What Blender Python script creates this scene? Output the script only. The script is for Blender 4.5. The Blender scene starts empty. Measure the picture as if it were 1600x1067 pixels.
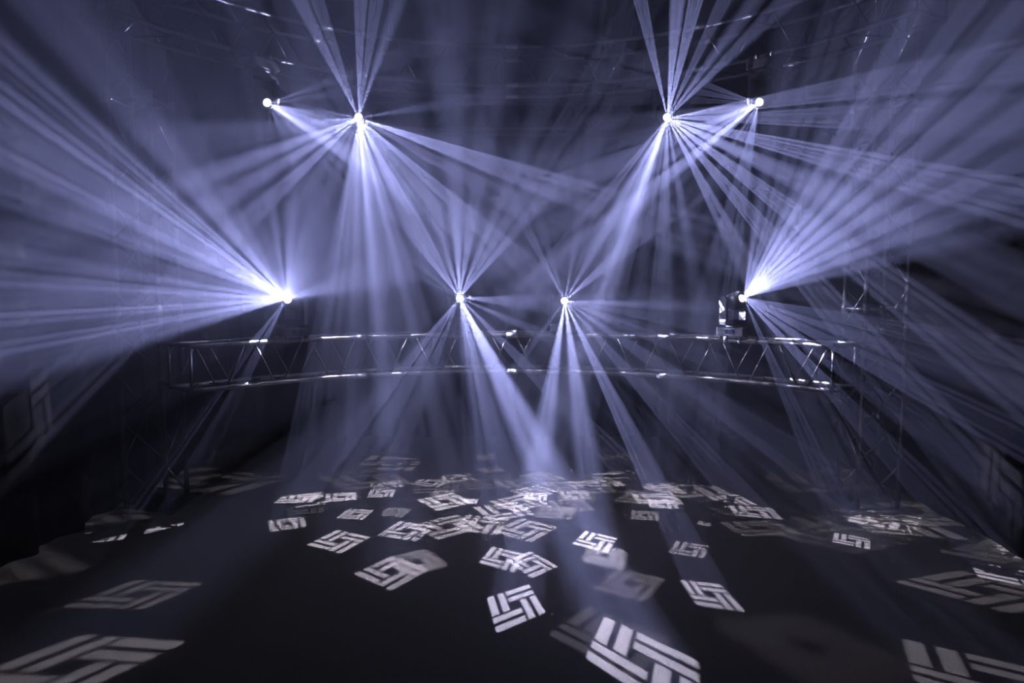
import bpy, bmesh, math, random
from mathutils import Vector, Matrix, Euler

random.seed(7)
S = bpy.context.scene
COL = S.collection
PI = math.pi

# ------------------------------------------------------------------ camera
EYE = Vector((0.0, 0.0, 2.2))
PITCH = math.radians(4.65)
F = 1020.0
cd = bpy.data.cameras.new('camera')
cam = bpy.data.objects.new('camera', cd)
COL.objects.link(cam)
cam.location = EYE
cam.rotation_euler = (PI / 2 - PITCH, 0, 0)
cd.sensor_width = 36.0
cd.lens = F / 1600 * 36.0
cd.clip_end = 60
S.camera = cam

# ------------------------------------------------------------------ view, sampling, haze in the room's air
S.view_settings.view_transform = 'Standard'
S.view_settings.look = 'None'
S.view_settings.gamma = 1.0
S.view_settings.use_curve_mapping = False
S.view_settings.exposure = 0.0
cy = S.cycles
cy.use_adaptive_sampling = False
cy.use_denoising = True
cy.denoiser = 'OPENIMAGEDENOISE'
cy.max_bounces = 4
cy.diffuse_bounces = 2
cy.glossy_bounces = 2
cy.volume_bounces = 0
cy.use_light_tree = True
cy.sample_clamp_direct = 0
cy.sample_clamp_indirect = 4

HAZE = 0.135
world = bpy.data.worlds.new('hall_air')
S.world = world
world.use_nodes = True
wn = world.node_tree
wn.nodes.clear()
wo = wn.nodes.new('ShaderNodeOutputWorld')
wb = wn.nodes.new('ShaderNodeBackground')
wb.inputs['Color'].default_value = (0.0, 0.0, 0.0, 1)
wv = wn.nodes.new('ShaderNodeVolumeScatter')
wv.inputs['Color'].default_value = (0.76, 0.79, 1.0, 1)
wv.inputs['Density'].default_value = HAZE
wv.inputs['Anisotropy'].default_value = 0.4
wn.links.new(wb.outputs[0], wo.inputs['Surface'])
wn.links.new(wv.outputs[0], wo.inputs['Volume'])

LIGHT_COL = (0.45, 0.475, 1.0)
GAIN = 5300.0           # watts of one prism beam at gain 1
GOBO_TAN = 0.055      # tangent of half the side of the projected square

# ------------------------------------------------------------------ geometry of the view
fwd = Vector((0, math.cos(PITCH), -math.sin(PITCH)))
upv = Vector((0, math.sin(PITCH), math.cos(PITCH)))
rgt = Vector((1, 0, 0))

def ray(u, v):
    return rgt * ((u - 800) / F) - upv * ((v - 533.5) / F) + fwd
def at_depth(u, v, Y):
    r = ray(u, v)
    return EYE + r * (Y / r.y)
def on_floor(u, v, z=0.0):
    r = ray(u, v)
    return EYE + r * ((z - EYE.z) / r.z)
def on_side(u, v, X):
    r = ray(u, v)
    return EYE + r * (X / r.x)

# ------------------------------------------------------------------ materials
def mat(name, col, rough=0.5, metal=0.0, noise=None, emit=None, spec=0.5):
    m = bpy.data.materials.new(name)
    m.use_nodes = True
    nt = m.node_tree
    b = nt.nodes['Principled BSDF']
    b.inputs['Base Color'].default_value = (*col, 1)
    b.inputs['Roughness'].default_value = rough
    b.inputs['Metallic'].default_value = metal
    b.inputs['Specular IOR Level'].default_value = spec
    if emit:
        b.inputs['Emission Color'].default_value = (*emit[0], 1)
        b.inputs['Emission Strength'].default_value = emit[1]
    if noise:
        sc, lo, hi, bump = noise
        tc = nt.nodes.new('ShaderNodeTexCoord')
        n = nt.nodes.new('ShaderNodeTexNoise')
        n.inputs['Scale'].default_value = sc
        n.inputs['Detail'].default_value = 4
        r = nt.nodes.new('ShaderNodeValToRGB')
        r.color_ramp.elements[0].position = 0.35
        r.color_ramp.elements[1].position = 0.65
        r.color_ramp.elements[0].color = (*[c * lo for c in col], 1)
        r.color_ramp.elements[1].color = (*[c * hi for c in col], 1)
        nt.links.new(tc.outputs['Object'], n.inputs['Vector'])
        nt.links.new(n.outputs['Fac'], r.inputs['Fac'])
        nt.links.new(r.outputs['Color'], b.inputs['Base Color'])
        if bump:
            bp = nt.nodes.new('ShaderNodeBump')
            bp.inputs['Strength'].default_value = bump
            bp.inputs['Distance'].default_value = 0.002
            nt.links.new(n.outputs['Fac'], bp.inputs['Height'])
            nt.links.new(bp.outputs[0], b.inputs['Normal'])
    return m

M_floor = mat('speckled_dark_vinyl', (0.145, 0.128, 0.095), 0.75, noise=(90, 0.45, 1.6, 0.3), spec=0.12)
M_drape = mat('black_molton', (0.006, 0.0055, 0.0050), 0.95, noise=(60, 0.8, 1.2, 0.2), spec=0.05)
M_ceil = mat('black_ceiling_paint', (0.012, 0.012, 0.013), 0.9, noise=(8, 0.8, 1.2, 0))
M_alu = mat('brushed_aluminium', (0.24, 0.235, 0.21), 0.34, 1.0, noise=(40, 0.85, 1.1, 0.1))
M_alu_dark = mat('darkened_aluminium', (0.10, 0.10, 0.11), 0.4, 1.0, noise=(40, 0.85, 1.1, 0.1))  # same aluminium, colour darkened so high truss and end frames look dim
M_alu_dull = mat('dimmed_aluminium', (0.2, 0.2, 0.21), 0.4, 1.0, noise=(40, 0.85, 1.1, 0.1))  # aluminium with its base colour lowered so the towers look faint
M_weld = mat('dull_cast_aluminium', (0.5, 0.5, 0.52), 0.5, 1.0, noise=(60, 0.8, 1.1, 0.2))
M_black = mat('black_housing_plastic', (0.03, 0.03, 0.032), 0.45, noise=(50, 0.9, 1.1, 0.1))
M_fin = mat('grey_cooling_fins', (0.45, 0.45, 0.47), 0.4, 0.6, noise=(50, 0.9, 1.1, 0))
M_steel = mat('galvanised_steel', (0.45, 0.45, 0.46), 0.4, 0.9, noise=(30, 0.8, 1.2, 0.1))
M_cable = mat('black_rubber_cable', (0.03, 0.03, 0.03), 0.5, noise=(50, 0.9, 1.1, 0))
M_lens = mat('lit_lens_glass', (0.9, 0.9, 0.9), 0.1, noise=None, emit=((0.86, 0.9, 1.0), 12))
M_screen = mat('dark_menu_display', (0.01, 0.012, 0.02), 0.15, noise=(20, 0.9, 1.1, 0))

# ------------------------------------------------------------------ mesh helpers
def tube(bm, pts, r, n=10, cap=True):
    """tube along a polyline"""
    pts = [Vector(p) for p in pts]
    rings = []
    ref = Vector((0, 0, 1))
    for i, p in enumerate(pts):
        if i == 0: d = pts[1] - pts[0]
        elif i == len(pts) - 1: d = pts[-1] - pts[-2]
        else: d = pts[i + 1] - pts[i - 1]
        d.normalize()
        a = ref.cross(d)
        if a.length < 0.05: a = Vector((1, 0, 0)).cross(d)
        a.normalize()
        b = d.cross(a)
        rings.append([bm.verts.new(p + a * (r * math.cos(2 * PI * k / n)) + b * (r * math.sin(2 * PI * k / n))) for k in range(n)])
    for i in range(len(rings) - 1):
        for k in range(n):
            f = bm.faces.new((rings[i][k], rings[i][(k + 1) % n], rings[i + 1][(k + 1) % n], rings[i + 1][k]))
            f.smooth = True
    if cap:
        bm.faces.new(rings[0][::-1]); bm.faces.new(rings[-1])

def lathe(bm, prof, n=24, mtx=None):
    rings = []
    for (r, z) in prof:
        rings.append([bm.verts.new(((mtx @ Vector((r * math.cos(2 * PI * k / n), r * math.sin(2 * PI * k / n), z))) if mtx else Vector((r * math.cos(2 * PI * k / n), r * math.sin(2 * PI * k / n), z)))) for k in range(n)])
    for i in range(len(rings) - 1):
        for k in range(n):
            f = bm.faces.new((rings[i][k], rings[i][(k + 1) % n], rings[i + 1][(k + 1) % n], rings[i + 1][k]))
            f.smooth = True
    bm.faces.new(rings[0][::-1]); bm.faces.new(rings[-1])

def box(bm, c, s, bev=0.0, mtx=None):
    g = bmesh.ops.create_cube(bm, size=1.0)
    vs = g['verts']
    for v in vs:
        v.co = Vector((v.co.x * s[0] + c[0], v.co.y * s[1] + c[1], v.co.z * s[2] + c[2]))
        if mtx: v.co = mtx @ v.co
    if bev:
        es = list({e for v in vs for e in v.link_edges})
        bmesh.ops.bevel(bm, geom=es, offset=bev, segments=2, affect='EDGES', profile=0.7)

def obj(name, bm, m, parent=None, origin=None):
    bmesh.ops.recalc_face_normals(bm, faces=bm.faces[:])
    if origin is not None:
        bmesh.ops.translate(bm, verts=bm.verts[:], vec=-Vector(origin))
    me = bpy.data.meshes.new(name)
    bm.to_mesh(me); bm.free()
    me.materials.append(m)
    o = bpy.data.objects.new(name, me)
    COL.objects.link(o)
    if origin is not None: o.location = origin
    if parent: o.parent = parent
    return o

def thing(name, label, cat, loc=(0, 0, 0), group=None):
    o = bpy.data.objects.new(name, None)
    COL.objects.link(o)
    o.location = loc
    o.empty_display_size = 0.2
    o['label'] = label; o['category'] = cat
    if group: o['group'] = group
    return o

def structure(o):
    o['kind'] = 'structure'
    return o

# ------------------------------------------------------------------ the hall
XL, XR, YB, YF, HC = -4.0, 4.2, 9.6, -3.0, 6.6
bm = bmesh.new(); box(bm, ((XL + XR) / 2, (YB + YF) / 2, -0.05), (XR - XL + 1.0, YB - YF + 1.0, 0.1))
structure(obj('floor', bm, M_floor))
bm = bmesh.new(); box(bm, ((XL + XR) / 2, (YB + YF) / 2, HC + 0.05), (XR - XL + 1.0, YB - YF + 1.0, 0.1))
structure(obj('ceiling', bm, M_ceil))

def drape(name, p0, p1, nrm, amp, wave, seed):
    """wall of heavy pleated cloth from p0 to p1, pleats pushed towards nrm"""
    rnd = random.Random(seed)
    p0 = Vector(p0); p1 = Vector(p1); nrm = Vector(nrm)
    L = (p1 - p0).length
    n = int(L / 0.035)
    ph = [rnd.uniform(0, 6.28) for _ in range(6)]
    bm = bmesh.new()
    rows = [0.0, 0.6, 1.4, 2.4, 3.6, 5.0, HC]
    grid = []
    for j, z in enumerate(rows):
        row = []
        for i in range(n + 1):
            s = i / n * L
            t = s * 2 * PI / wave + 0.8 * math.sin(s * 1.3 + ph[0]) + 0.12 * z * math.sin(s * 0.9 + ph[1])
            d = amp * (0.55 * math.sin(t) + 0.25 * math.sin(2.1 * t + ph[2]) + 0.2 * math.sin(0.47 * t + ph[3] + z * 0.25))
            row.append(bm.verts.new(p0 + (p1 - p0) * (i / n) + nrm * d + Vector((0, 0, z))))
        grid.append(row)
    for j in range(len(rows) - 1):
        for i in range(n):
            f = bm.faces.new((grid[j][i], grid[j][i + 1], grid[j + 1][i + 1], grid[j + 1][i])); f.smooth = True
    # solid backing
    bk = [[bm.verts.new(p - nrm * (amp + 0.08) + Vector((0, 0, z))) for p in (p0, p1)] for z in (0, HC)]
    bm.faces.new((bk[0][0], bk[1][0], bk[1][1], bk[0][1]))
    bm.faces.new([grid[0][i] for i in range(n + 1)] + [bk[0][1], bk[0][0]])
    bm.faces.new([grid[-1][i] for i in range(n + 1)] + [bk[1][1], bk[1][0]])
    bm.faces.new([r[0] for r in grid] + [bk[1][0], bk[0][0]])
    bm.faces.new([r[-1] for r in grid] + [bk[1][1], bk[0][1]])
    return structure(obj(name, bm, M_drape))

drape('wall_left', (XL, YF, 0), (XL, YB, 0), (1, 0, 0), 0.10, 0.62, 3)
drape('wall_right', (XR, YF, 0), (XR, YB, 0), (-1, 0, 0), 0.035, 0.9, 5)
drape('wall_back', (XL, YB, 0), (XR, YB, 0), (0, -1, 0), 0.08, 0.5, 8)
drape('wall_front', (XL, YF, 0), (XR, YF, 0), (0, 1, 0), 0.08, 0.5, 9)

# ------------------------------------------------------------------ ring trusses
RC = Vector((0, 3.6, 0)); RR = 3.76; TW = 0.40; CR = 0.025; BR = 0.0105
def ring_Y(off):      # depth at which the ring is seen this far (px) from the picture's middle
    k = off / F
    a = k * k + 1; b = -2 * RC.y; c = RC.y ** 2 - RR ** 2
    return (-b + math.sqrt(b * b - 4 * a * c)) / (2 * a)

Z_LOW_TOP = at_depth(720, 524, ring_Y(80) - 0.2).z
Z_LOW_BOT = Z_LOW_TOP - TW
Z_UP_BOT = at_depth(800, 142, RC.y + RR).z
Z_UP_TOP = Z_UP_BOT + TW

def ring_pt(r, ang, z):   # ang measured from +Y, positive to the right
    return Vector((RC.x + r * math.sin(ang), RC.y + r * math.cos(ang), z))

def arc_truss(name, label, zb, zt, a0, a1, nseg, mat_):
    t = thing(name, label, 'truss', ring_pt(RR, 0, zb))
    org = Vector(t.location)
    w = TW / 2
    for r in (RR - w, RR + w):
        for z in (zb, zt):
            bm = bmesh.new()
            n = 60
            tube(bm, [ring_pt(r, a0 + (a1 - a0) * i / n, z) - org for i in range(n + 1)], CR, 12)
            obj('chord', bm, mat_, t)
    da = (a1 - a0) / nseg
    g = 0.16 * da
    for face in range(4):
        for i in range(nseg):
            s = a0 + i * da + g; e = a0 + (i + 1) * da - g
            flip = (i + face) % 2
            if face == 0:   A, B = (RR - w, zt), (RR - w, zb)
            elif face == 1: A, B = (RR + w, zt), (RR + w, zb)
            elif face == 2: A, B = (RR - w, zb), (RR + w, zb)
            else:           A, B = (RR - w, zt), (RR + w, zt)
            if flip: A, B = B, A
            bm = bmesh.new()
            tube(bm, [ring_pt(A[0], s, A[1]) - org, ring_pt(B[0], e, B[1]) - org], BR, 8)
            obj('brace', bm, mat_, t)
    # square end frames
    for a in (a0, a1):
        bm = bmesh.new()
        q = [ring_pt(RR - w, a, zb), ring_pt(RR + w, a, zb), ring_pt(RR + w, a, zt), ring_pt(RR - w, a, zt)]
        for k in range(4):
            tube(bm, [q[k] - org, q[(k + 1) % 4] - org], 0.016, 8)
        obj('end_frame', bm, M_alu_dark, t)
    # connector sleeves where the sections meet
    for fr in (0.25, 0.5, 0.75):
        a = a0 + (a1 - a0) * fr
        for r in (RR - w, RR + w):
            for z in (zb, zt):
                bm = bmesh.new()
                tube(bm, [ring_pt(r, a - 0.018, z) - org, ring_pt(r, a + 0.018, z) - org], CR + 0.006, 12)
                obj('connector_sleeve', bm, M_weld, t)
    return t

low = arc_truss('curved_truss', 'curved aluminium box truss running low across the hall, four heads standing on it',
                Z_LOW_BOT, Z_LOW_TOP, math.radians(-53), math.radians(53), 24, M_alu)
# end links that tie the low truss to the two towers
for s in (-1, 1):
    bm = bmesh.new()
    for z in (Z_LOW_BOT, Z_LOW_TOP):
        p = ring_pt(RR + 0.2, s * math.radians(52), z)
        tube(bm, [p - Vector(low.location), Vector((s * 3.40, 6.28, z)) - Vector(low.location)], 0.022, 10)
    obj('link_tube', bm, M_alu, low)
up = arc_truss('curved_truss', 'curved aluminium box truss high overhead with four moving heads hanging from it',
               Z_UP_BOT, Z_UP_TOP, math.radians(-62), math.radians(62), 24, M_alu_dark)
for a in (-58, -20, 20, 58):
    p = ring_pt(RR, math.radians(a), Z_UP_TOP)
    bm = bmesh.new()
    tube(bm, [p - Vector(up.location) + Vector((0, 0, 0.35)), Vector((p.x, p.y, HC)) - Vector(up.location)], 0.006, 6)
    for q in (RR - 0.2, RR + 0.2):
        tube(bm, [ring_pt(q, math.radians(a), Z_UP_TOP) - Vector(up.location), p - Vector(up.location) + Vector((0, 0, 0.36))], 0.007, 6)
    obj('hanging_sling', bm, M_steel, up)

# ------------------------------------------------------------------ towers
def tower(label, sx, details=()):
    x0, x1 = sx * 3.42, sx * 3.82
    y0, y1 = 6.32, 6.72
    t = thing('tower_truss', label, 'truss', ((x0 + x1) / 2, (y0 + y1) / 2, 0), 'upright truss towers')
    o = Vector(t.location)
    for x in (x0, x1):
        for y in (y0, y1):
            bm = bmesh.new(); tube(bm, [Vector((x, y, 0.03)) - o, Vector((x, y, HC - 0.02)) - o], CR, 12)
            obj('chord', bm, M_alu_dull, t)
    n = 15; h = (HC - 0.1) / n
    fc = [((x0, y0), (x1, y0)), ((x1, y0), (x1, y1)), ((x1, y1), (x0, y1)), ((x0, y1), (x0, y0))]
    for k, (p, q) in enumerate(fc):
        for i in range(n):
            a, b = (p, q) if (i + (k > 1)) % 2 else (q, p)
            bm = bmesh.new()
            tube(bm, [Vector((*a, 0.08 + i * h)) - o, Vector((*b, 0.02 + (i + 1) * h)) - o], BR, 8)
            obj('brace', bm, M_alu_dull, t)
    for zc in (2.0, 4.0):
        bm = bmesh.new()
        for (x, y) in ((x0, y0), (x1, y0), (x0, y1), (x1, y1)):
            tube(bm, [Vector((x, y, zc - 0.06)) - o, Vector((x, y, zc + 0.06)) - o], CR + 0.007, 12)
        for (p, q) in fc:
            tube(bm, [Vector((*p, zc)) - o, Vector((*q, zc)) - o], 0.012, 8)
        obj('section_joint', bm, M_weld, t)
    bm = bmesh.new(); box(bm, (0, 0, 0.012), (0.62, 0.62, 0.024), 0.004)
    obj('base_plate', bm, M_steel, t)
    for (x, y, z) in details:
        bm = bmesh.new()
        c = Vector((x, y, z)) - o
        tube(bm, [c + Vector((0, 0, -0.03)), c + Vector((0, 0, 0.03))], 0.036, 12)
        box(bm, (c.x - sx * 0.05, c.y, c.z), (0.05, 0.03, 0.035), 0.004)
        tube(bm, [c + Vector((-sx * 0.05, 0, -0.045)), c + Vector((-sx * 0.05, 0, 0.05))], 0.008, 8)
        tube(bm, [c + Vector((-sx * 0.02, 0, 0)), c + Vector((-sx * 0.16, 0, 0))], 0.006, 8)
        obj('pipe_clamp', bm, M_steel, t)
    return t

def hz(v, Y): return at_depth(800, v, Y).z
tower('square aluminium truss tower rising at the left beside the pleated black drape', -1)
tower('square aluminium truss tower rising at the right with small clamps on its legs', 1,
      [(3.42, 6.72, hz(628, 6.72)), (3.82, 6.72, hz(612, 6.72)), (3.82, 6.72, hz(650, 6.72)), (3.82, 6.72, hz(516, 6.72))])

# ------------------------------------------------------------------ straight truss in the background
def back_truss():
    Y0, Y1 = 8.5, 8.85
    zt = at_depth(620, 150, Y0).z; zb = zt - 0.40
    xa, xb = -2.05, 2.05
    t = thing('straight_truss', 'straight box truss barely seen in the haze between the upper heads', 'truss', (0, (Y0 + Y1) / 2, zb))
    o = Vector(t.location)
    for y in (Y0, Y1):
        for z in (zb, zt):
            bm = bmesh.new(); tube(bm, [Vector((xa, y, z)) - o, Vector((xb, y, z)) - o], CR, 10); obj('chord', bm, M_alu_dull, t)
    n = 12; d = (xb - xa) / n
    for y, k in ((Y0, 0), (Y1, 1)):
        for i in range(n):
            a, b = (zb, zt) if (i + k) % 2 else (zt, zb)
            bm = bmesh.new(); tube(bm, [Vector((xa + i * d + 0.03, y, a)) - o, Vector((xa + (i + 1) * d - 0.03, y, b)) - o], BR, 8); obj('brace', bm, M_alu_dull, t)
    for x in (xa, xb):
        bm = bmesh.new()
        q = [Vector((x, Y0, zb)), Vector((x, Y1, zb)), Vector((x, Y1, zt)), Vector((x, Y0, zt))]
        for k in range(4): tube(bm, [q[k] - o, q[(k + 1) % 4] - o], 0.016, 8)
        obj('end_frame', bm, M_alu_dull, t)
    for x in (-1.7, 1.7):
        bm = bmesh.new(); tube(bm, [Vector((x, (Y0 + Y1) / 2, zt + 0.3)) - o, Vector((x, (Y0 + Y1) / 2, HC)) - o], 0.006, 6)
        for y in (Y0, Y1): tube(bm, [Vector((x, y, zt)) - o, Vector((x, (Y0 + Y1) / 2, zt + 0.31)) - o], 0.007, 6)
        obj('hanging_sling', bm, M_steel, t)
back_truss()

# ------------------------------------------------------------------ moving heads
PIV = 0.36
def head_parts(root):
    # base
    bm = bmesh.new()
    box(bm, (0, 0, 0.065), (0.26, 0.22, 0.085), 0.012)
    for x in (-0.10, 0.10):
        for y in (-0.08, 0.08):
            tube(bm, [(x, y, 0.004), (x, y, 0.03)], 0.016, 10)
    lathe(bm, [(0.075, 0.105), (0.075, 0.125), (0.06, 0.135)])
    base = obj('base', bm, M_black, root)
    bm = bmesh.new(); box(bm, (0, -0.1105, 0.068), (0.09, 0.004, 0.04), 0.001)
    obj('menu_screen', bm, M_screen, base)
    # clamps hooked round the chord
    for x in (-0.07, 0.07):
        bm = bmesh.new()
        lathe(bm, [(0.033, -0.014), (0.033, 0.014)], 16, Matrix.Translation((x, 0, -0.02)) @ Matrix.Rotation(PI / 2, 4, 'Y'))
        box(bm, (x, 0, 0.012), (0.03, 0.05, 0.03), 0.004)
        obj('clamp', bm, M_weld, root)
    # yoke
    bm = bmesh.new()
    box(bm, (0, 0, 0.155), (0.27, 0.10, 0.045), 0.012)
    for s in (-1, 1):
        box(bm, (s * 0.118, 0, 0.26), (0.036, 0.10, 0.23), 0.012)
        lathe(bm, [(0.052, -0.02), (0.056, 0.0), (0.052, 0.02)], 20, Matrix.Translation((s * 0.118, 0, PIV)) @ Matrix.Rotation(PI / 2, 4, 'Y'))
    yoke = obj('yoke', bm, M_black, root)
    # head, lens towards +Z, pivot at origin
    bm = bmesh.new()
    lathe(bm, [(0.045, -0.13), (0.072, -0.12), (0.082, -0.05), (0.086, 0.03), (0.082, 0.09), (0.062, 0.125), (0.045, 0.128), (0.038, 0.112)], 28)
    for s in (-1, 1):
        lathe(bm, [(0.03, -0.02), (0.03, 0.02)], 14, Matrix.Translation((s * 0.09, 0, 0)) @ Matrix.Rotation(PI / 2, 4, 'Y'))
    head = obj('head', bm, M_black, root)
    bm = bmesh.new()
    lathe(bm, [(0.036, 0.113), (0.035, 0.118), (0.030, 0.123), (0.020, 0.127), (0.006, 0.129)], 28)
    obj('lens', bm, M_lens, head)
    bm = bmesh.new()
    for i in range(6):
        z = -0.155 + i * 0.0145
        r = 0.052 + 0.006 * i
        lathe(bm, [(r, z), (r, z + 0.005)], 24)
    lathe(bm, [(0.03, -0.16), (0.03, -0.06)], 16)
    obj('cooling_fins', bm, M_fin, head)
    return base, yoke, head

def copy_tree(o, parent=None):
    c = o.copy(); COL.objects.link(c); c.parent = parent
    for ch in o.children: copy_tree(ch, c)
    return c

proto = thing('moving_head', '', 'stage light')
head_parts(proto)

HEADS = {}
def place_head(key, u, hanging, aim, label, group):
    root = proto if not HEADS else copy_tree(proto)
    root['label'] = label; root['group'] = group
    Y = ring_Y(u - 800)
    X = (u - 800) / F * Y
    # onto the chord nearest the camera of the ring truss
    rad = Vector((X - RC.x, Y - RC.y)).normalized()
    X, Y = RC.x + rad.x * (RR - 0.2), RC.y + rad.y * (RR - 0.2)
    Z = (Z_UP_BOT - CR) if hanging else (Z_LOW_TOP + CR)
    root.location = (X, Y, Z)
    rz = -math.atan2(rad.x, rad.y)
    root.rotation_euler = (PI, 0, rz) if hanging else (0, 0, rz)
    R = root.rotation_euler.to_matrix()
    d = (Vector(aim) - Vector(root.location)).normalized()
    l = R.inverted() @ d
    tilt = math.acos(max(-1, min(1, l.z))); pan = math.atan2(l.x, -l.y)
    yoke = [c for c in root.children if c.name.startswith('yoke')][0]
    head = [c for c in root.children if c.name.startswith('head')][0]
    yoke.rotation_euler = (0, 0, pan)
    head.location = (0, 0, PIV)
    head.rotation_euler = (tilt, 0, pan)
    piv = Vector(root.location) + R @ Vector((0, 0, PIV))
    lens = piv + d * 0.145
    HEADS[key] = dict(root=root, lens=lens, dir=d)
    return root

place_head('A', 447, False, (-2.6, 0.0, 2.8), 'moving head standing leftmost on the low curved truss, glaring yellowish white', 'moving heads standing on the low truss')
place_head('B', 716, False, (0.0, 0.5, 3.0), 'moving head standing left of the middle on the low truss, beams crossing up and down', 'moving heads standing on the low truss')
place_head('C', 882, False, (0.8, 0.5, 1.4), 'smaller looking moving head standing right of the middle on the low truss', 'moving heads standing on the low truss')
place_head('D', 1157, False, (4.0, 1.5, 3.2), 'moving head standing rightmost on the low truss, its fan thrown up to the right', 'moving heads standing on the low truss')
place_head('E', 409, True, (1.5, 2.0, 1.0), 'moving head hanging leftmost under the high truss with bright cooling fins', 'moving heads hanging under the high truss')
place_head('F', 559, True, (-0.4, 2.0, 1.2), 'moving head hanging second from left under the high truss, very bright fan downward', 'moving heads hanging under the high truss')
place_head('G', 1040, True, (1.4, 2.0, 1.2), 'moving head hanging third from left under the high truss, fan down to the right', 'moving heads hanging under the high truss')
place_head('H', 1195, True, (-1.5, 2.0, 1.0), 'moving head hanging rightmost under the high truss, beams aimed back to the left', 'moving heads hanging under the high truss')

# ------------------------------------------------------------------ gobo and prism: pinwheel of four pairs of bars
def gobo_nodes(nt, px, py, soft):
    """node chain: mask of the gobo at (px, py), the square being -1..1"""
    N = nt.nodes; L = nt.links
    def m(op, a, b=None, c=None, clamp=False):
        n = N.new('ShaderNodeMath'); n.operation = op; n.use_clamp = clamp
        for i, x in enumerate((a, b, c)):
            if x is None: continue
            if isinstance(x, (int, float)): n.inputs[i].default_value = x
            else: L.new(x, n.inputs[i])
        return n.outputs[0]
    inv = m('DIVIDE', 1.0, soft)
    def slab(v, lo, hi):
        c = (lo + hi) / 2; h = (hi - lo) / 2
        return m('MULTIPLY_ADD', m('SUBTRACT', h, m('ABSOLUTE', m('SUBTRACT', v, c))), inv, 0.5, clamp=True)
    mx = None
    for k in range(4):
        a = slab(px, -0.17, 1.0)
        b = m('ADD', slab(py, 0.27, 0.55), slab(py, 0.71, 1.0))
        mx = m('MULTIPLY', a, b) if mx is None else m('MULTIPLY_ADD', a, b, mx)
        px, py = py, m('MULTIPLY', px, -1.0)
    return mx

def gobo_group():
    g = bpy.data.node_groups.new('gobo_glass', 'ShaderNodeTree')
    g.interface.new_socket('Scale', in_out='INPUT', socket_type='NodeSocketFloat')
    g.interface.new_socket('Soft', in_out='INPUT', socket_type='NodeSocketFloat')
    g.interface.new_socket('Mask', in_out='OUTPUT', socket_type='NodeSocketFloat')
    N = g.nodes; L = g.links
    gi = N.new('NodeGroupInput'); go = N.new('NodeGroupOutput')
    tc = N.new('ShaderNodeTexCoord')
    sp = N.new('ShaderNodeSeparateXYZ'); L.new(tc.outputs['Normal'], sp.inputs[0])
    def m(op, a, b=None):
        n = N.new('ShaderNodeMath'); n.operation = op
        L.new(a, n.inputs[0])
        if b is not None: L.new(b, n.inputs[1])
        return n.outputs[0]
    k = m('MULTIPLY', m('ABSOLUTE', sp.outputs[2]), gi.outputs['Scale'])
    mask = gobo_nodes(g, m('DIVIDE', sp.outputs[0], k), m('DIVIDE', sp.outputs[1], k), gi.outputs['Soft'])
    L.new(mask, go.inputs['Mask'])
    return g
GOBO = gobo_group()

def beam(key, target, xdir, gain=1.0, size=1.0, soft=0.06):
    """one facet of the head's prism throws the gobo from the lens to target"""
    h = HEADS[key]
    o0 = h['lens']
    d = (Vector(target) - o0).normalized()
    zax = -d
    xax = Vector(xdir) - zax * zax.dot(Vector(xdir)); xax.normalize()
    yax = zax.cross(xax)
    ld = bpy.data.lights.new('prism_beam', 'SPOT')
    t = GOBO_TAN * size
    ld.spot_size = 2 * math.atan(t * 1.38)
    ld.spot_blend = 0.0
    ld.shadow_soft_size = 0.004
    ld.energy = GAIN * gain
    ld.color = LIGHT_COL
    ld.use_nodes = True
    nt = ld.node_tree; nt.nodes.clear()
    out = nt.nodes.new('ShaderNodeOutputLight'); em = nt.nodes.new('ShaderNodeEmission')
    gr = nt.nodes.new('ShaderNodeGroup'); gr.node_tree = GOBO
    gr.inputs['Scale'].default_value = t; gr.inputs['Soft'].default_value = soft
    nt.links.new(gr.outputs[0], em.inputs['Strength']); nt.links.new(em.outputs[0], out.inputs[0])
    lo = bpy.data.objects.new('prism_beam', ld)
    COL.objects.link(lo)
    M = Matrix((xax, yax, zax)).transposed().to_4x4()
    M.translation = o0
    root = h['root']
    rm = Matrix.LocRotScale(root.location, root.rotation_euler, (1, 1, 1))
    lo.parent = root
    lo.matrix_basis = rm.inverted() @ M

def floor_patch(key, u, v, ang, gain=1.0, size=1.0, soft=0.06):
    p = on_floor(u, v)
    a = math.radians(ang)
    q = on_floor(u + 6 * math.cos(a), v + 6 * math.sin(a))
    beam(key, p, q - p, gain, size, soft)
def wall_patch(key, u, v, X, ang, gain=1.0, size=1.0, soft=0.06):
    p = on_side(u, v, X)
    a = math.radians(ang)
    q = on_side(u + 6 * math.cos(a), v + 6 * math.sin(a), X)
    beam(key, p, q - p, gain, size, soft)
def air(key, th, phi, gain=1.0, size=1.0, roll=None, soft=0.06):
    """th: direction in which the shaft leaves the lens as seen from the hall (0 right, 90 down),
       phi: how far it leans towards the audience"""
    h = HEADS[key]; o = h['lens']
    tc = (EYE - o).normalized()
    r = tc.cross(Vector((0, 0, 1))); r.normalize(); r = -r
    if r.x < 0: r = -r
    u_ = r.cross(-tc); 
    if u_.z < 0: u_ = -u_
    a = math.radians(th); f = math.radians(phi)
    d = (r * math.cos(a) - u_ * math.sin(a)) * math.cos(f) + tc * math.sin(f)
    rr = random.uniform(0, 90) if roll is None else roll
    x = r * math.cos(math.radians(rr)) + u_ * math.sin(math.radians(rr))
    beam(key, o + d * 4, x + d * 0.001, gain, size, soft)

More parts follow.
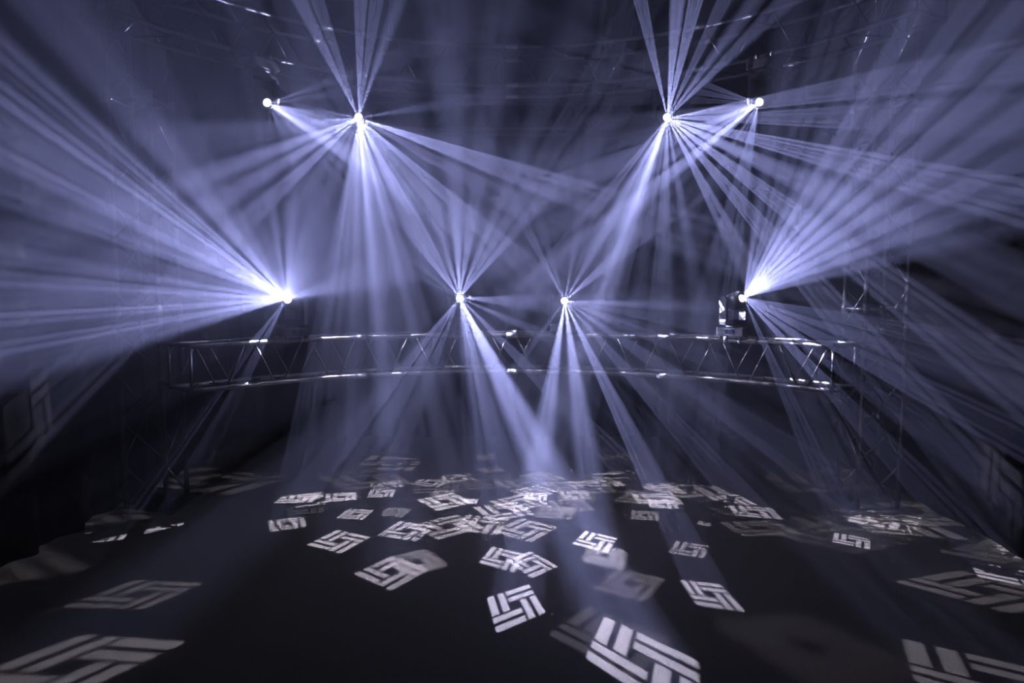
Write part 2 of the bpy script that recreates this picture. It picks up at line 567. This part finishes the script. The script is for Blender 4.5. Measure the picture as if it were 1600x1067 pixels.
# ---- patterns on the floor: (head, u, v, angle of the bars in the view, gain, size, soft)
FLOOR = [
 ('F', 530, 845, 13, 1.2, 1.1, .06), ('F', 636, 829, 9, 1.3, 1.1, .06), ('F', 556, 803, 4, 1.1, .8, .06),
 ('F', 486, 783, -6, .8, .9, .06), ('F', 449, 818, -8, .9, .9, .1), ('F', 545, 775, 3, .7, .7, .06),
 ('F', 695, 783, -12, 1.6, 1.25, .06), ('F', 612, 893, 22, .9, 1.1, .08), ('F', 650, 878, -14, .7, 1.0, .3),
 ('G', 700, 822, -14, 1.2, 1.15, .06), ('F', 752, 819, 6, 1.2, 1.15, .1), ('B', 735, 783, 3, .5, .8, .08),
 ('G', 788, 798, -8, 1.6, 1.2, .06), ('G', 812, 785, -14, 1.5, 1.15, .06), ('F', 835, 768, -12, 1.2, 1.0, .06),
 ('F', 880, 758, -6, .7, .95, .06), ('F', 871, 737, -5, .6, .85, .06), ('F', 885, 790, -5, .6, 1.05, .08),
 ('G', 868, 800, 4, .8, 1.0, .3), ('F', 900, 775, 2, .4, .9, .06), ('G', 822, 827, 14, 1.3, 1.15, .06),
 ('F', 975, 743, -4, .35, .95, .06), ('F', 970, 716, -4, .25, .9, .06), ('E', 1008, 778, 6, .6, .85, .08),
 ('G', 1008, 805, 4, .5, .75, .2), ('F', 765, 733, -6, .5, .7, .06), ('F', 760, 714, -6, .3, .6, .06), ('G', 840, 712, -5, .3, .6, .06),
 ('C', 930, 845, 14, .9, 1.4, .06), ('C', 945, 868, 12, .5, 1.3, .4), ('B', 830, 880, -22, .8, 1.1, .1), ('B', 785, 872, 14, .7, 1.2, .15),
 ('C', 805, 945, 66, 1.1, 1.1, .06), ('B', 1000, 1030, -78, 1.7, 1.25, .06), ('F', 950, 995, -40, .25, 1.1, .1),
 ('H', 1077, 858, 9, .6, .8, .1), ('H', 985, 912, 14, .35, 1.0, .25), ('C', 1108, 928, 52, .8, .95, .15), ('E', 1185, 825, 30, .6, .7, .1),
 ('E', 1310, 838, 12, .35, 1.0, .15), ('E', 1330, 820, 22, .3, .9, .1), ('E', 1418, 797, 8, .45, 1.0, .08),
 ('E', 1535, 922, 14, 1.1, .8, .06), ('E', 1600, 868, 10, .6, .8, .06), ('F', 1550, 1062, 62, 1.0, .9, .06), ('F', 1265, 1010, 30, .12, 1.2, .5),
 ('H', 218, 928, 2, .8, .68, .15), ('H', 105, 1042, 3, 1.3, .95, .12), ('E', 1100, 777, 20, .25, .5, .1), ('C', 1100, 818, 10, .3, .4, .2),
 ('F', 690, 770, 5, .6, .6, .06), ('F', 618, 800, 5, .5, .7, .1),
]
for k, u, v, a, g, s, sf in FLOOR: floor_patch(k, u, v, a, g * 1.6, s * 0.78, sf)
# ---- patterns on the drapes
WALL = [
 ('E', 1565, 415, XR, -52, .9, .9, .15), ('E', 1560, 605, XR, -58, 1.3, .95, .1), ('E', 1580, 800, XR, 50, 1.2, .9, .2),
 ('E', 1455, 455, XR, 45, .5, .9, .3), ('E', 1440, 775, XR, 55, .4, .7, .2),
 ('H', 155, 778, XL, 60, .9, .8, .15), ('H', 30, 655, XL, -35, 1.0, 1.1, .15), ('H', 122, 520, XL, -50, .9, .8, .15),
 ('H', 95, 310, XL, -50, .5, .9, .15), ('H', 160, 615, XL, 60, .5, .8, .15), ('H', 5, 860, XL, 60, .7, .9, .2), ('H', 20, 475, XL, 60, .3, .9, .2),
]
for k, u, v, X, a, g, s, sf in WALL: wall_patch(k, u, v, X, a, g, s, sf)
# ---- shafts that leave the picture: head: [(th, phi, gain), ...]
AIR = {
 'A': [(-118, 25, .35), (-126, 40, .8), (-139, 48, 1.1), (-147, 52, 1.2), (-155, 50, 1.1), (-165, 48, .45), (-173, 45, .9), (180, 48, .9), (173, 45, .9), (166, 42, .8),
       (127, 2, .45), (118, 0, .5), (-96, 20, .25), (-84, 20, .25), (-100, 87, .3)],
 'B': [(-127, 12, 1.0), (-119, 15, .7), (-106, 40, .4), (-92, 45, .7), (-81, 42, .5), (-66, 20, .7), (-58, 18, .7), (-50, 12, 1.0),
       (1, 12, .9), (7, 15, .7), (24, 12, .7), (129, 2, 1.2), (121, 2, .9), (112, 0, .6), (46, 8, 1.2), (60, 5, .7)],
 'C': [(-118, 8, .5), (-108, 5, .25), (-80, 8, .35), (-60, 12, .5), (2, 14, .7), (10, 16, .5), (22, 14, .5), (34, 12, .7), (48, 10, .8), (64, 8, .8), (98, 5, .9), (126, -5, .5)],
 'D': [(-82, 22, .8), (-74, 28, .8), (-65, 40, 1.1), (-58, 46, 1.3), (-51, 40, 1.1), (-46, 50, 1.1), (-39, 46, 1.3), (-32, 46, 1.2), (-25, 42, 1.2), (-18, 40, .6),
       (12, 18, .4), (20, 22, .6), (28, 24, .6), (37, 18, .7), (47, 15, .8), (66, 10, .4)],
 'E': [(-24, 8, .4), (-14, 6, .3), (14, 15, .6), (23, 15, .8), (31, 15, .7), (50, 8, .3), (60, 8, .4), (67, 8, .4)],
 'F': [(-117, 12, .8), (-109, 8, .5), (-88, 8, .8), (-80, 12, .5), (-70, 8, .6), (-12, 15, .25), (16, 32, 1.7), (26, 25, .5),
       (172, 18, .7), (166, 15, .5), (157, 25, 1.5), (148, 25, 1.3), (137, 20, 1.2), (126, -28, .6), (113, -28, .6), (99, -32, .6), (56, 10, 1.2), (47, 15, 1.0)],
 'G': [(-104, 12, .9), (-86, 28, 1.1), (-77, 28, .9), (-64, 10, .5), (-52, 12, .6), (-43, 14, .6), (-6, 25, .9), (3, 28, .9), (16, 30, 1.6), (27, 30, 1.6), (38, 25, 1.7),
       (49, 18, 1.7), (61, 14, 1.8), (91, -30, 1.0), (112, -28, .6), (121, -22, .9), (130, 3, .9)],
 'H': [(-156, 8, .4), (-164, 8, .4), (-172, 6, .25), (171, 12, .7), (160, 15, 1.0), (148, 15, 1.0), (138, 12, .9), (121, 10, .7), (113, 8, .4), (104, 8, .35), (97, 8, .35)],
}
for k, L in AIR.items():
    for th, phi, g in L:
        if k in 'FG': g *= 1.6 if th < 0 else 1.25
        elif k in 'BC': g *= 1.3 if th < 0 else 1.0
        elif k in 'AD': g *= 1.25
        elif k in 'EH': g *= 0.85
        air(k, th, phi, g)
# ---- shafts that end on metal: other heads, the low truss, the right tower
def hit(key, target, gain=1.0, size=0.8):
    beam(key, target, (0.7, 0.2, 0.6), gain, size)
hit('F', HEADS['E']['lens'] + Vector((0, 0.1, 0.05)), .6)
hit('G', HEADS['H']['lens'] + Vector((0, 0.1, 0.05)), .6)
hit('E', HEADS['A']['lens'], .15)
hit('H', HEADS['D']['lens'], .15)
for k, u, v, g in (('F', 590, 560, .8), ('F', 505, 590, .9), ('F', 660, 545, .8), ('G', 1040, 560, .8), ('G', 1110, 585, 1.0), ('G', 915, 550, .9), ('G', 975, 575, .7)):
    hit(k, at_depth(u, v, ring_Y(u - 800) - 0.1), g * 1.4)
for u, v, g in ((1345, 30, 1.6), (1415, 45, 1.6), (1365, 500, .5), (1340, 620, .5)):
    hit('C', at_depth(u, v, 6.5), g)
for u, v, g in ((265, 110, .4), (200, 200, .3)):
    hit('B', at_depth(u, v, 6.5), g)
